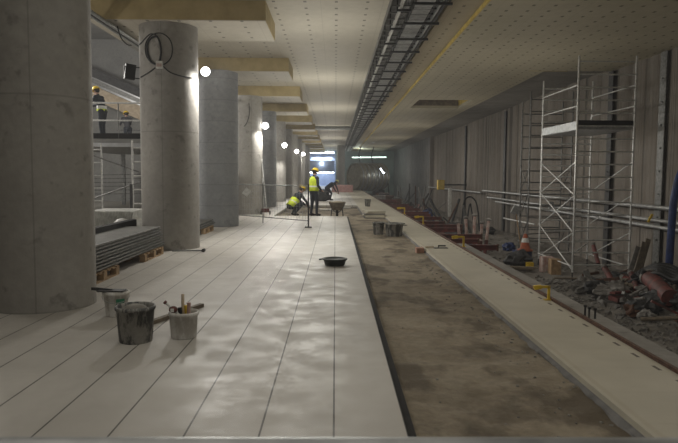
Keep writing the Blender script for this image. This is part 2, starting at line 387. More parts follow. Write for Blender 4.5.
# cross hangers
hg=empty('tray_hanger',(0,12.68-1.47,0)); 
MB().bx(1.34,2.03,-.025,.025,HB-.045,HB-.003).build('crossbar',M['dark'],hg); MB().cyl((2.0,0,HB-.04),(2.0,0,HC+.12),.012,n=6).build('rod',M['galv'],hg); MB().cyl((1.37,0,HB-.04),(1.37,0,HC+.12),.012,n=6).build('rod',M['galv'],hg)
hl=empty('tray_bracket',(0,11.76,0)); MB().bx(1.10,1.37,-.02,.02,HB-.03,HB+.005).build('arm',M['dark'],hl); MB().bx(1.10,1.125,-.02,.02,HB-.03,HC+.12).build('upright',M['dark'],hl)
for k in range(38):
    a=hg if k==0 else copy_tree(hg); a.location=(0,13.0-1.47+1.47*k,0); tag(a,'steel crossbar hanger, %s from the camera under the wide covered tray'%ORD[k],'hanger','hangers under the covered tray')
    b=hl if k==0 else copy_tree(hl); b.location=(0,12.05+1.49*k,0); tag(b,'dark L-shaped bracket, %s from the camera on the left ladder tray'%ORD[k],'bracket','brackets of the ladder tray')
# conduit run left of the columns
tc=empty('conduit_run'); tag(tc,'bundle of conduits running under the beams left of the columns','conduit')
for j in range(3): MB().tube([(-4.62+.09*j,y,HB-.06-.02*j) for y in range(8,60,4)],.035,8).build('conduit',M['galv'] if j!=1 else M['dark'],tc)
o=MB().cyl((-1.5,44,HC-.22),(1.0,44,HC-.22),.13,n=16).build('crossing_pipe',M['galv']); tag(o,'pale round pipe crossing under the far ceiling towards the trays','pipe')

# ------------------------------------------------------------ flood lamps on the columns
lampspec=[(208,75,13.75),(266,127,25.2),(285,146,36.0),(297,152,46.5),(303.5,154.5,55.5)]
for i,(px,py,Y) in enumerate(lampspec):
    x=X_(px,Y); z=Z_(py,Y); rr=[.095,.125,.14,.15,.16][i]
    t=empty('flood_lamp',(x,Y,z))
    MB().cyl((0,.06,0),(0,.13,0),rr*.95,rr*.7,n=20).build('housing',M['dark'],t)
    MB().ball((0,0,0),rr,(1,.5,1),n=20).build('lamp_glass',M['lampface'],t)
    colx=-3.46+.585
    MB().bar((colx-x,.12,0),(0,.12,0),.03,.03).build('bracket',M['dark'],t)
    tag(t,'glowing flood lamp, %s from the camera on the column row'%ORD[i],'lamp','flood lamps along the column row')
    l=bpy.data.lights.new('flood','SPOT'); l.spot_size=math.radians(158); l.spot_blend=.25; l.energy=[200,230,240,260,280][i]; l.color=(1,.965,.90); l.shadow_soft_size=.1
    lo=bpy.data.objects.new('flood',l); lo.rotation_euler=V(.2,-.42,-.88).to_track_quat('-Z','Y').to_euler(); lo.location=(x+.2,Y-.01,z-.05); col.objects.link(lo)
# switched-off black flood
Y=13.3; t=empty('flood_lamp',(X_(134.5,Y),Y,Z_(76,Y)),.5); tag(t,'switched-off black flood lamp sticking out left of the cable-hung column','lamp')
MB().box((0,0,0),(.20,.12,.30),Matrix.Rotation(.12,3,'Y')).build('housing',M['black'],t)
g=MB()
for k in range(6): g.bx(-.10+.04*k-.006,-.10+.04*k+.006,.06,.10,-.13,.13)
g.build('cooling_fins',M['dark'],t)
[MB().bar((.05,0,q),(.24,.0,q),.02,.02).build('bracket',M['dark'],t) for q in (.10,-.12)]

# cable coil + socket box on column two
def oncol(px,py,r=.605,cx=-3.46,cy=13.6):
    # point of the column surface seen at a pixel
    dx=(px-VX)/F; a=dx*dx+1; b=-2*(dx*cx+cy); c=cx*cx+cy*cy-r*r; y=(-b-math.sqrt(max(0,b*b-4*a*c)))/(2*a)
    return Vector((dx*y,y,Z_(py,y)))
def cable(pts,name='cable',r=.011): return MB().tube(hermite([oncol(*p) for p in pts],6),r,6)
t=empty('power_cable'); tag(t,'black cable coiled in loops on the second column','cable')
loop=[(163+13.5*math.cos(a),54+15.5*math.sin(a)) for a in [math.pi*2*k/14 for k in range(15)]]
cable(loop).build('loop',M['black'],t)
cable([(163,67),(165,58),(164,48),(161,42),(155,44),(152,50),(152,58),(155,66),(161,69)],r=.02).build('loop',M['black'],t)
cable([(164,67),(172,75),(182,79),(195,81.5)],r=.013).build('run',M['black'],t)
cable([(159,72),(152,77),(145,81)],r=.013).build('run',M['black'],t)
cable([(160,40),(154,40),(146,48),(143.5,50)],r=.011).build('run',M['black'],t)
p=oncol(163.5,69,.64); t=empty('socket_box',p); tag(t,'small white socket box strapped to the cable coil column','socket box')
MB().box((0,0,0),(.13,.07,.14)).build('box',M['white'],t); MB().bx(-.05,.05,-.045,-.035,-.04,.02).build('cover',M['redwhite'],t)
c4=(-3.46,25.43)
t=cable([(250,98),(250.5,104),(249,112),(247,118),(246,124)],r=.012) if False else None
pts=[oncol(250,105,.6,*c4),oncol(250.5,115,.6,*c4),oncol(248,124,.6,*c4),oncol(245,128,.6,*c4)]
o=MB().tube(hermite(pts,5),.014,6).build('hanging_cable',M['black']); tag(o,'short black cable hanging down the fourth column','cable')
pts=[(-4.35,13.1,HB-.1),(-4.28,13.1,HB-.32),(-4.17,13.1,HB-.45),(-4.06,13.05,HB-.48)]
o=MB().tube(hermite(pts,6),.012,6).build('hanging_cable',M['black']); tag(o,'loose black cable sagging from the conduits to the second column','cable')

# ------------------------------------------------------------ railing in front of camera
t=empty('guard_rail',(0,.905,0)); tag(t,'blurred grey metal guard rail across the bottom edge','railing')
MB().cyl((-1.5,0,CH-.360),(1.5,0,CH-.350),.021,n=24).build('top_tube',M['galv'],t)
MB().cyl((-1.5,0,.0),(-1.5,0,CH-.36),.021,n=16).build('post',M['galv'],t); MB().cyl((1.5,0,-.08),(1.5,0,CH-.35),.021,n=16).build('post',M['galv'],t)

# pit edge: black strip modelled in place of the shaded gap
o=MB().bx(.447,.50,-1,24.1,-.11,-.02).build('shadow_strip',M['paneldark']); tag(o,'long black strip standing for shade along the left lip of the pit','shading')
o=MB().bx(2.712,2.768,-6,90,-.032,.018).bx(2.712,2.728,-6,90,.018,.03).build('steel_channel',M['rust']); tag(o,'long rusty brown steel channel along the platform edge','steel channel')

# ------------------------------------------------------------ stacks of panels
def pallet(x0,x1,y0,y1,label,group='wooden pallets under the panels'):
    t=empty('wooden_pallet',((x0+x1)/2,(y0+y1)/2,0)); w=(x1-x0)/2; d=(y1-y0)/2
    for k in range(7):
        yy=-d+.05+(2*d-.1)*k/6; MB().bx(-w,w,yy-.05,yy+.05,.118,.14).build('top_board',M['wood'],t)
    for sx in (-1,0,1):
        MB().bx(sx*(w-.05)-.05,sx*(w-.05)+.05,-d,d,.0,.022).build('bottom_board',M['wood'],t)
        for sy in (-1,0,1): MB().box((sx*(w-.05),sy*(d-.07),.07),(.1,.14,.096)).build('block',M['wood'],t)
    tag(t,label,'pallet',group); return t
pallet(-4.1,-3.33,8.75,9.95,'wooden pallet under the nearer end of the tall panel stack')
pallet(-4.1,-3.33,11.3,12.5,'wooden pallet under the farther end of the tall panel stack')
pallet(-4.1,-3.36,14.35,15.55,'wooden pallet under the nearer end of the low panel stack')
pallet(-4.1,-3.36,16.6,17.8,'wooden pallet under the farther end of the low panel stack')
def panel(x0,x1,y0,y1,z,h,label,group,m=None):
    g=MB().bx(x0,x1-.03,y0,y1,z,z+h-.004); o=g.build('metal_sheet',m or M['panel'])
    MB().bx(x1-.03,x1+.005,y0,y1,z+.026,z+h-.002).build('lip',M['alu_dull'],o)
    tag(o,label,'panel',group)
for k in range(8):
    e=.0 if k<7 else .0
    panel(-4.02+R.uniform(-.01,.01),-3.36+R.uniform(-.012,.012)-.003*k,8.42+.01*k,12.72-.035*k+R.uniform(-.02,.02),.14+.05*k,.05,'grey steel floor panel, %s from the bottom of the tall stack'%['lowest','second','third','fourth','fifth','sixth','seventh','topmost, eighth'][k],'steel panels in the tall stack')
o=MB().bx(-4.20,-4.06,8.6,13.2,.50,.62).build('dark_board',M['paneldark']); 
for v in o.data.vertices:
    if v.co.z<.6: v.co.z=.0
tag(o,'long black board lying behind the tall panel stack','board')
for k in range(3):
    panel(-4.2,-3.39-.02*k,14.25,18.2-.05*k,.14+.05*k,.05,'grey steel panel, %s layer of the low stack'%['bottom','middle','top'][k],'steel panels in the low stack')
# strut on the floor by column two
t=empty('steel_strut',(-3.2,12.75,0)); tag(t,'thin steel strut lying on the floor before the second column','strut')
MB().cyl((-.03,0,.03),(.58,.06,.03),.016,n=8).build('tube',M['alu_dull'],t); MB().cyl((.58,.03,.035),(.58,.10,.035),.036,n=10).build('end_cap',M['dark'],t)
# corrugated white sheets behind
g=MB(); cx0,cx1,cy=-5.55,-4.55,14.2
vs=[];fs=[];n=30
for i in range(n+1):
    x=cx0+(cx1-cx0)*i/n; d=.05*(1 if i%2 else -1)
    vs += [(x,cy+d,.02),(x+.12,cy+d,.72),(x+.12,cy+.9,.74),(x,cy+.9,.02)]
for i in range(n):
    a=i*4; fs += [(a,a+4,a+5,a+1),(a+1,a+5,a+6,a+2),(a+2,a+6,a+7,a+3)]
g.add(vs,fs); g.add(vs[:4],[(0,1,2,3)]); g.add(vs[-4:],[(3,2,1,0)])
o=g.build('corrugated_crate',M['white']); tag(o,'white corrugated crate standing behind the tall panel stack','crate')
for k,(x,y,z) in enumerate([(-4.42,13.7,.0),(-4.35,14.1,.0)]):
    b=MB(); b.ball((0,0,.3),.34,(.75,.6,.9),n=16); o=b.build('white_sack',M['white'],loc=(x-.1,y+.25*k,0)); tag(o,'white sack %s beside the corrugated crate'%['in front','at the back'][k],'sack')
t=empty('barrier_post',(X_(133.5,15.5),15.5,0)); tag(t,'thin dark upright post in the gap left of the second column','post')
MB().cyl((0,0,.0),(0,0,1.3),.035,n=10).build('pole',M['dark'],t); MB().cyl((0,0,0),(0,0,.03),.16,n=16).build('foot',M['dark'],t)

# ------------------------------------------------------------ left gantry, escalator
DZ=CH+1.13
t=empty('gantry_deck',(0,20.7,0)); tag(t,'raised steel walkway with grey handrails carrying two workers','walkway')
MB().bx(-11,-5.7,0,12,DZ-.16,DZ-.02).build('deck',M['backconc'],t)
MB().bx(-11,-5.7,-.05,-.01,DZ-.02,DZ+.15).build('toe_board',M['paneldark'],t)
MB().bx(-11,-5.7,-.06,.02,DZ-.28,-.16+DZ).build('edge_beam',M['chrome'],t)
for h,r in ((1.1,.03),(.55,.025)): MB().cyl((-11,-.03,DZ+h),(-5.7,-.03,DZ+h),r,n=10).build('handrail',M['alu'],t)
for x in (-10.9,-8.6,-6.9,-5.75): MB().cyl((x,-.03,DZ),(x,-.03,DZ+1.1),.022,n=8).build('rail_post',M['alu_dull'],t)
for h in (1.05,.55): MB().cyl((-11,11.9,DZ+h),(-5.7,11.9,DZ+h),.03,n=8).build('handrail',M['alu_dull'],t)
for x in (-10.6,-6.0):
    for yy in (.4,11.6): MB().bx(x-.08,x+.08,yy-.08,yy+.08,0,DZ-.16).build('leg',M['galv'],t)
def ladder_frame(w,h,step,m,parent,x=0,y=0,z=0,r=.028):
    o=MB().cyl((x,y,z),(x,y,z+h),r,n=10).cyl((x+w,y,z),(x+w,y,z+h),r,n=10).build('frame',m,parent)
    k=0; zz=z+step*.6
    while zz<z+h-.04:
        MB().cyl((x,y,zz),(x+w,y,zz),r*.75,n=8).build('rung',m,o); zz+=step
t=empty('mobile_scaffold',(-7.95,18.6,0)); tag(t,'white aluminium ladder scaffold under the raised walkway','scaffold')
ladder_frame(.62,2.45,.40,M['alu'],t,0,0,.05); ladder_frame(.62,2.45,.40,M['alu'],t,2.12,.0,.05)
ladder_frame(.62,2.45,.40,M['alu'],t,0,1.7,.05); ladder_frame(.62,2.45,.40,M['alu'],t,2.12,1.7,.05)
MB().cyl((.62,0,2.2),(2.3,0,1.6),.02,n=8).build('brace',M['alu_dull'],t); MB().cyl((.62,0,.7),(2.3,0,1.3),.02,n=8).build('brace',M['alu_dull'],t)
for k in range(6): MB().cyl((0,1.7,.9+.12*k),(2.9,1.7,.9+.12*k+.04),.014,n=6).build('stacked_tube',M['alu_dull'],t)
# inclined escalator at the rear
Y=33.9; a=V(X_(60,Y),Y,Z_(60,Y)); b=V(X_(158,Y),Y,Z_(102,Y)); d=(b-a).normalized(); up=V(-d.z,0,d.x)
t=empty('escalator',(0,0,0)); tag(t,'inclined steel escalator truss sloping down behind the walkway','escalator')
MB().bar(a+up*-.02,b+up*-.02,1.2,.42).build('balustrade',M['dark'],t)
MB().bar(a+up*-.27+V(0,-.5,0),b+up*-.27+V(0,-.5,0),.12,.10).build('handrail',M['chrome'],t)
MB().bar(a+up*-.40+V(0,-.3,0),b+up*-.40+V(0,-.3,0),1.0,.20).build('truss',M['alu_dull'],t)
MB().bar(a+up*-.55+V(0,-.5,0),b+up*-.55+V(0,-.5,0),.12,.11).build('skirt_rail',M['chrome'],t)
MB().bar(a+up*-.95,b+up*-.95,1.0,.66).build('soffit',M['woodpale'],t)
for x in (a.x+.6,b.x-.4): MB().bx(x-.15,x+.15,Y-.1,Y+.3,0,(a.z if x<-9 else b.z)-.9).build('support',M['slabconc'],t)

# ------------------------------------------------------------ buckets
def bucket(x,y,r,h,mat,label,z=0,fill=None,handle=True,cat='bucket',taper=.8,bandm=None):
    t=empty('bucket',(x,y,z),R.uniform(-1,1)); rb=r*taper
    pr=[(0.001,0),(rb*.96,0),(rb,.012),(r*.965,h-.035),(r*1.03,h-.034),(r*1.04,h-.012),(r*1.0,h),(r*.955,h),(r*.94,h-.03),(rb*.95,.02),(.001,.018)]
    MB().lathe(pr,36).build('body',mat,t)
    if fill: MB().lathe([(.001,h*fill+.012),(r*.5,h*fill+.006),(r*(taper+(1-taper)*fill)*.95,h*fill)],28).build('contents',M['mortar'],t)
    if handle:
        pts=[(r*1.05*math.cos(a),-r*1.05*math.sin(a)*.97,h-.05-.06*math.sin(a)) for a in [math.pi*k/14 for k in range(15)]]
        MB().tube(pts,.004,6).build('handle',M['galv'],t)
    tag(t,label,cat); return t
b1=bucket(-2.39,7.05,.137,.27,M['bk_white'],'white bucket with green print beside the nearest column')
g=MB()
for s in range(8):
    a=-1.5+s*.09
    a2=a+.09; rr=.133
    g.add([(rr*math.cos(a),rr*math.sin(a),.13+.03*math.sin(s)),(rr*math.cos(a2),rr*math.sin(a2),.13+.03*math.sin(s+1)),(rr*math.cos(a2),rr*math.sin(a2),.20),(rr*math.cos(a),rr*math.sin(a),.20)],[(0,1,2,3)])
b1.rotation_euler=(0,0,.25); g.build('green_print',M['green'],b1)
o=MB().box((0,0,.284),(.28,.13,.014)).bar((.0,0,.285),(-.24,.08,.29),.035,.03).build('plastering_float',M['dark'],loc=(-2.42,7.0,0)); tag(o,'dark plastering float laid across the white green-print bucket','float')
bucket(-1.845,5.98,.178,.335,M['bk_black'],'large black mortar bucket smeared with grey, nearest to the camera',fill=.86,handle=False,taper=.84)
g=MB().ball((0,0,.30),.10,(1.1,.8,.45)); o=g.build('mortar_lump',M['mortar'],loc=(-1.85,6.0,0)); tag(o,'grey mortar heap in the large black bucket','mortar')
bucket(-1.435,6.13,.138,.25,M['bk_white'],'small white bucket full of tools on the paving',taper=.88,handle=False)
B=V(-1.435,6.13,0)
def tool(name,label,a,b,r,m,extra=None):
    t=empty(name,(0,0,0)); MB().cyl(B+V(*a),B+V(*b),r,n=10).build('handle',m,t)
    if extra: extra(t)
    tag(t,label,'tool'); return t
tool('hammer','pale wooden tool handle upright at the back of the tool bucket',(-.02,.06,.03),(-.025,.075,.40),.015,M['woodpale'],lambda t: MB().box(B+V(-.02,.06,.05),(.1,.03,.03)).build('head',M['dark'],t))
tool('trowel','pinkish wooden handle upright at the front of the tool bucket',(.055,-.05,.03),(.065,-.06,.345),.018,M['redwhite'],lambda t: MB().box(B+V(.055,-.05,.04),(.06,.01,.06)).build('blade',M['galv'],t))
tool('knife','short yellow handled tool in the white tool bucket',(.03,.03,.05),(.015,.03,.30),.018,M['yellow'],lambda t: MB().box(B+V(.03,.03,.04),(.02,.01,.05)).build('blade',M['galv'],t))
tool('chisel','black handled tool in the white tool bucket',(-.03,.0,.05),(-.035,-.0,.285),.02,M['black'],lambda t: MB().box(B+V(-.03,0,.04),(.02,.01,.05)).build('blade',M['galv'],t))
def ex(t):
    MB().cyl(B+V(-.155,-.03,.33),B+V(-.175,-.03,.345),.018,n=10).build('end_knob',M['red'],t)
    MB().ball(B+V(-.085,-.05,.275),.042,(1,1,.8)).build('head',M['red'],t); MB().box(B+V(-.085,-.09,.275),(.03,.02,.03)).build('label_patch',M['white'],t)
tool('brush','red and white brush leaning out of the left of the tool bucket',(.0,-.02,.18),(-.16,-.03,.335),.012,M['white'],ex)
a=V(X_(152,6.6),6.62,.022); b=V(X_(203,7.5),7.52,.022)
o=MB().bar(a,b,.06,.04).build('wooden_batten',M['wooddirty']); tag(o,'dirty wooden batten lying on the paving behind the tool bucket','batten')

# black flat tub on paving
t=empty('flat_tub',(0,11.05,0)); tag(t,'flat black rubber tub upturned on the paving by the pit','tub')
MB().lathe([(.001,.0),(.155,0),(.175,.02),(.19,.085),(.215,.10),(.218,.12),(.195,.125),(.18,.105),(.001,.10)],36).build('body',M['rubber'],t)
MB().bar((-.21,0,.11),(-.27,-.01,.10),.07,.018).build('lug',M['rubber'],t)
# tubs in the pit
bucket(1.60,17.35,.25,.36,M['bk_black'],'wide grey mortar tub in the pit, right of the slim bucket',z=-.09,fill=.8,handle=False,cat='tub',taper=.85)
bucket(1.19,17.6,.165,.36,M['bk_black'],'slim grey bucket in the pit left of the wide tub',z=-.09,fill=.5)
bucket(1.62,32.0,.16,.36,M['bk_black'],'small dark bucket on the far edge paving strip',z=0)
# plank / slab stacks on the strip
for k in range(4):
    o=MB().box((0,0,0),(.84-.05*k,1.1,.045),Matrix.Rotation(.08*k-.1,3,'Z')).build('paving_slab',M['strip' if k!=1 else 'edgeconc'],loc=(1.50,24.9,.024+.047*k)); tag(o,'loose paving slab, %s in the small stack beyond the mortar tubs'%['lowest','second','third','topmost'][k],'slab','loose slabs in the small stack')
def trowel(x,y,z,rz,label,s=1):
    t=empty('trowel',(x,y,z),rz); MB().bx(-.13*s,.13*s,-.06*s,.06*s,0,.012).build('blade',M['dark'],t)
    MB().bar((-.05*s,0,.05),(.09*s,0,.05),.03,.03).build('handle',M['black'],t); MB().bar((-.04*s,0,0),(-.04*s,0,.05),.012,.012).build('shank',M['dark'],t); tag(t,label,'trowel'); return t
trowel(2.27,13.75,0,.05,'dark flat trowel lying on the right paving strip',1.15)
trowel(2.05,20.0,.0,-.3,'black float on the paving strip just beyond the mortar tubs',1.5)
o=MB().bar((1.94,13.75,.02),(2.12,13.76,.025),.03,.03).build('wooden_stick',M['woodpale']); tag(o,'short pale wooden stick beside the flat trowel','stick')
o=MB().box((0,0,.04),(.16,.24,.11)).build('brick',simple('brick',(.42,.24,.17),(.3,.17,.12),12,.9)); o.location=(1.80,13.6,-.07); tag(o,'reddish brick in the pit against the paving strip edge','brick')
# stones in pit (uncountable)
def stones(n,fn,smin,smax,name,label,cat,m,zf):
    g=MB()
    for _ in range(n):
        x,y=fn(); s=R.uniform(smin,smax)**1; M3=Matrix.Rotation(R.uniform(0,6.3),3,'Z')@Matrix.Rotation(R.uniform(-.5,.5),3,'X')
        base=[(-1,-1,-1),(1,-1,-1),(1,1,-1),(-1,1,-1),(-.7,-.8,1),(.8,-.6,1),(.6,.8,1),(-.8,.7,1)]
        z=zf(x,y); vs=[]
        for b in base:
            p=M3@Vector((b[0]*s*R.uniform(.6,1.1),b[1]*s*R.uniform(.5,1),b[2]*s*R.uniform(.35,.6))); vs.append(p+Vector((x,y,z+s*.2)))
        g.add(vs,[(3,2,1,0),(4,5,6,7),(0,1,5,4),(1,2,6,5),(2,3,7,6),(3,0,4,7)])
    o=g.build(name,m); tag(o,label,cat,kind='stuff'); return o
stones(260,lambda:(1.93-abs(R.gauss(0,.22))-.05,R.uniform(2,24)),.005,.018,'gravel','loose stone chips strewn along the pit by the strip','gravel',M['mortar'],pitz)
stones(90,lambda:(R.uniform(.6,1.8),R.uniform(2,20)),.005,.014,'gravel','small pale crumbs scattered over the brown pit','gravel',M['bag'],pitz)

# ------------------------------------------------------------ wheelbarrow
wy=24.6; t=empty('wheelbarrow',(X_(337.5,wy),wy,-.11)); tag(t,'rusty dirt-filled wheelbarrow at the end of the paving','wheelbarrow')
g=MB(); T=[(-.33,-.3,.62),(.33,-.3,.62),(.33,.55,.62),(-.33,.55,.62)]; Bt=[(-.17,-.12,.32),(.17,-.12,.32),(.17,.3,.32),(-.17,.3,.32)]
g.add(T+Bt,[(4,5,6,7),(0,1,5,4),(1,2,6,5),(2,3,7,6),(3,0,4,7)]); Ti=[(x*.95,y*.95+.01,z-.01) for x,y,z in T]
g.add(T+Ti,[(0,4,5,1),(1,5,6,2),(2,6,7,3),(3,7,4,0)]); g.build('tray',M['wooddirty'],t)
MB().ball((0,.1,.55),.3,(.95,1.2,.38)).build('load',M['dirt'],t)
for s in (-1,1):
    MB().tube(hermite([(s*.28,-.85,.62),(s*.25,-.4,.5),(s*.16,.1,.32),(s*.06,.62,.2)],5),.018,8).build('handle',M['dark'],t)
    MB().tube([(s*.2,-.1,.4),(s*.24,-.22,.0),(s*.2,.12,.32)],.016,8).build('leg',M['dark'],t)
MB().cyl((-.05,.66,.2),(.05,.66,.2),.2,n=20).build('wheel',M['black'],t)

# ------------------------------------------------------------ barrier fence
t=empty('mesh_barrier',(0,0,0)); tag(t,'low wire mesh barrier panels with a white diamond sign','barrier')
A=V(X_(225,22.1),22.1,0); Bp=V(X_(309,18.9),18.9,0)
def fp(s,z): p=A.lerp(Bp,s); return V(p.x,p.y,z)
MB().cyl(fp(0,1.22),fp(1,1.22),.018,n=8).build('top_rail',M['galv'],t); MB().cyl(fp(0,.2),fp(1,.2),.018,n=8).build('bottom_rail',M['galv'],t)
g=MB()
for k in range(34): g.cyl(fp(k/33,.2),fp(k/33,1.22),.0035,n=4,caps=False)
for k in range(4): g.cyl(fp(0,.4+.2*k),fp(1,.4+.2*k),.003,n=4,caps=False)
g.build('wire_mesh',M['galv'],t)
for s in (0,.5,1): MB().cyl(fp(s,0),fp(s,1.28),.024 if s==1 else .016,n=10).build('post',M['dark'] if s==1 else M['alu_dull'],t)
for s in (0,1): q=fp(s,0); MB().bx(q.x-.10,q.x+.10,q.y-.07,q.y+.07,0,.03).build('foot',M['dark'],t)
p=V(X_(247.5,21.1),21.1,Z_(192.5,21.1)); g=MB(); g.box(p,(.2,.012,.24),Matrix.Rotation(.6,3,'Y')); o=g.build('diamond_sign',M['white'],t); o['label']='tilted white diamond sign'
# tripod-like tool behind fence
yy=25.3; t=empty('floor_scraper',(0,0,0)); tag(t,'long handled tool leaning beside the fourth column','tool')
MB().cyl((X_(262.5,yy),yy,Z_(160,yy)),(X_(268.5,yy),yy-.4,.07),.02,n=8).build('handle',M['alu'],t)
MB().cyl((X_(263,yy),yy,1.4),(X_(265.5,yy),yy-.2,.07),.015,n=8).build('stay',M['alu'],t)
MB().box((X_(267,yy),yy-.35,.16),(.30,.16,.14)).build('head',M['red'],t)
for s in (-1,1): MB().cyl((X_(267,yy)+s*.17,yy-.4,.08),(X_(267,yy)+s*.17+.03,yy-.4,.08),.08,n=14).build('wheel',M['black'],t)

# ------------------------------------------------------------ people
def person(name,loc,rz,J,label,vest=True,vrows=6,helmet='helmet',top='cloth_dark',pants='cloth_dark',scale=1.0,headdir=(0,1,0)):
    """J: joints in local space (x right, y forward, z up)"""
    root=empty('person',loc,rz); root.scale=(scale,)*3
    J={k:Vector(v) for k,v in J.items()}
    segs=[]
    def S(a,b,ra,rb,m): segs.append((J[a] if isinstance(a,str) else a,J[b] if isinstance(b,str) else b,ra,rb,m))
    pel,chest,neck,head=J['pelvis'],J['chest'],J['neck'],J['head']
    side=(J['hipR']-J['hipL']).normalized(); sside=(J['shR']-J['shL']).normalized()
    S('pelvis','chest',.125,.145,'top'); S('hipL','hipR',.105,.105,'pants'); S('pelvis','pelvis',.13,.13,'pants')
    S(chest-sside*.07,chest+sside*.07,.13,.13,'top'); S('shL','shR',.075,.075,'top'); S('chest','neck',.10,.065,'top')
    S('neck','head',.055,.052,'skin')
    for s in 'LR':
        S('sh'+s,'el'+s,.062,.048,'top'); S('el'+s,'wr'+s,.048,.034,'top')
        S('hip'+s,'kn'+s,.098,.066,'pants'); S('kn'+s,'an'+s,.064,.046,'pants')
        an=J['an'+s]; fd=J.get('fd'+s,Vector((0,1,0))).normalized(); S(an+V(0,0,-.02),an+fd*.15+V(0,0,-.05),.045,.042,'boot'); S(an+V(0,0,-.03)-fd*.03,an+fd*.05+V(0,0,-.045),.045,.045,'boot')
        wr=J['wr'+s]; hd=(wr-J['el'+s]).normalized(); sd=hd.cross(V(0,0,1)); sd=(sd.normalized() if sd.length>.1 else side); pn=sd.cross(hd)
        pb=wr+hd*.03; S(pb-sd*.015,pb+hd*.05-sd*.02,.022,.02,'skin'); S(pb+sd*.015,pb+hd*.05+sd*.02,.022,.02,'skin')
        for q,Lf in ((-.033,.065),(-.011,.078),(.011,.072),(.033,.055)):
            a=pb+hd*.06+sd*q; b=a+hd*Lf*.55+pn*.01; c=b+hd*Lf*.4+pn*.03; S(a,b,.0105,.0095,'skin'); S(b,c,.0095,.008,'skin')
        th=-1 if s=='R' else 1
        a=pb+sd*.03*th; b=a+sd*.03*th+hd*.03+pn*.01; S(a,b,.012,.011,'skin'); S(b,b+hd*.03+pn*.01,.011,.009,'skin')
    hdir=Vector(headdir).normalized(); hs=hdir.cross(V(0,0,1)).normalized(); hu=hs.cross(hdir)
    S(head+hu*.02-hdir*.01,head+hu*.05-hdir*.015,.093,.09,'skin'); S(head-hu*.06+hdir*.03,head-hu*.07+hdir*.045,.05,.042,'skin')
    S(head+hdir*.09-hu*.0,head+hdir*.108-hu*.025,.012,.014,'skin')
    for q in (-1,1): S(head+hs*q*.088,head+hs*q*.092-hu*.02,.02,.015,'skin')
    g=MB()
    for a,b,ra,rb,m in segs:
        if (b-a).length<1e-4: b=a+V(0,0,.002)
        d=(b-a).normalized(); u=V(0,0,1) if abs(d.z)<.9 else V(1,0,0); p=d.cross(u).normalized(); q=d.cross(p); rings=[]
        n=14; vs=[]; prof=[(-math.cos(t)*ra,math.sin(t)*ra,0) for t in [math.pi/2*k/4 for k in range(5)]]+[(math.sin(t)*rb,math.cos(t)*rb,1) for t in [math.pi/2*k/4 for k in range(5)]]
        for h,r,w in prof:
            c=(a if w==0 else b)+d*h
            for i in range(n):
                t=2*math.pi*i/n; vs.append(c+(p*math.cos(t)+q*math.sin(t))*max(r,1e-4))
        g.add(vs,[(k*n+i,k*n+(i+1)%n,(k+1)*n+(i+1)%n,(k+1)*n+i) for k in range(9) for i in range(n)],True)
    mats={'top':M[top],'pants':M[pants],'skin':M['skin'],'boot':M['boot']}
    keys=list(mats)
    o=g.build('body',[mats[k] for k in keys],root)
    md=o.modifiers.new('r','REMESH'); md.mode='VOXEL'; md.voxel_size=.0095; md.use_smooth_shade=True
    sm=o.modifiers.new('s','SMOOTH'); sm.factor=.5; sm.iterations=2
    dg=bpy.context.evaluated_depsgraph_get(); me=bpy.data.meshes.new_from_object(o.evaluated_get(dg)); o.modifiers.clear(); o.data=me
    me.materials.clear()
    for k in keys: me.materials.append(mats[k])
    def near(c):
        best=9;bk='top'
        for a,b,ra,rb,m in segs:
            ab=b-a; t=0 if ab.length_squared<1e-8 else max(0,min(1,(c-a).dot(ab)/ab.length_squared)); dd=(c-a-ab*t).length-(ra+(rb-ra)*t)
            if dd<best: best=dd;bk=m
        return bk
    idx=[keys.index(near(p.center)) for p in me.polygons]; me.polygons.foreach_set('material_index',idx); me.polygons.foreach_set('use_smooth',[True]*len(idx))
    # face details
    e=MB()
    for q in (-1,1): e.ball(head+hs*q*.032+hdir*.083+hu*.012,.011)
    e.build('eyes',M['black'],root)
    R3=Matrix((hs,hdir,hu)).transposed()
    MB().ball(head+hu*.025-hdir*.02,.10,(1.0,1.0,.95),M=R3).build('hair',M['boot'],root)
    if helmet:
        hm=M[helmet]; c=head+hu*.055; pr=[(.118,0),(.117,.03),(.105,.07),(.075,.10),(.035,.115),(.001,.118)]
        h=MB().lathe(pr,24,c,R3@Matrix.Diagonal(V(1,1.12,1))).build('helmet',hm,root)
        MB().lathe([(.114,.0),(.135,-.004),(.136,.002),(.114,.008)],24,c,R3@Matrix.Diagonal(V(1,1.2,1))).build('brim',hm,h)
    if vest:
        vs=[]; 
        ax=(neck-pel).normalized(); fw=sside.cross(ax).normalized(); g=MB(); n=24
        rows=[(-.02,.195,.155),(.12,.19,.15),(.27,.20,.16),(.36,.20,.155),(.44,.17,.12),(.475,.10,.09)][:vrows]; L=(neck-pel).length/.50
        for h,rx,ry in rows:
            c=pel+(chest-pel)*min(1,h*L/max(.01,(chest-pel).length)) if h*L<(chest-pel).length else chest+(neck-chest).normalized()*(h*L-(chest-pel).length)
            for i in range(n): t=2*math.pi*i/n; vs.append(c+sside*math.cos(t)*rx+fw*math.sin(t)*ry)
        g.add(vs,[(k*n+i,k*n+(i+1)%n,(k+1)*n+(i+1)%n,(k+1)*n+i) for k in range(len(rows)-1) for i in range(n)],True)
        vo=g.build('vest',M['hivis'],root); so=vo.modifiers.new('s','SOLIDIFY'); so.thickness=.01
        g=MB(); c0=pel+(chest-pel)*.45; vs=[]
        for dz in (-.025,.025):
            for i in range(n): t=2*math.pi*i/n; vs.append(c0+ax*dz+sside*math.cos(t)*.203+fw*math.sin(t)*.163)
        g.add(vs,[(i,(i+1)%n,n+(i+1)%n,n+i) for i in range(n)],True); g.build('reflective_band',M['reflect'],vo)
    tag(root,label,'person'); return root
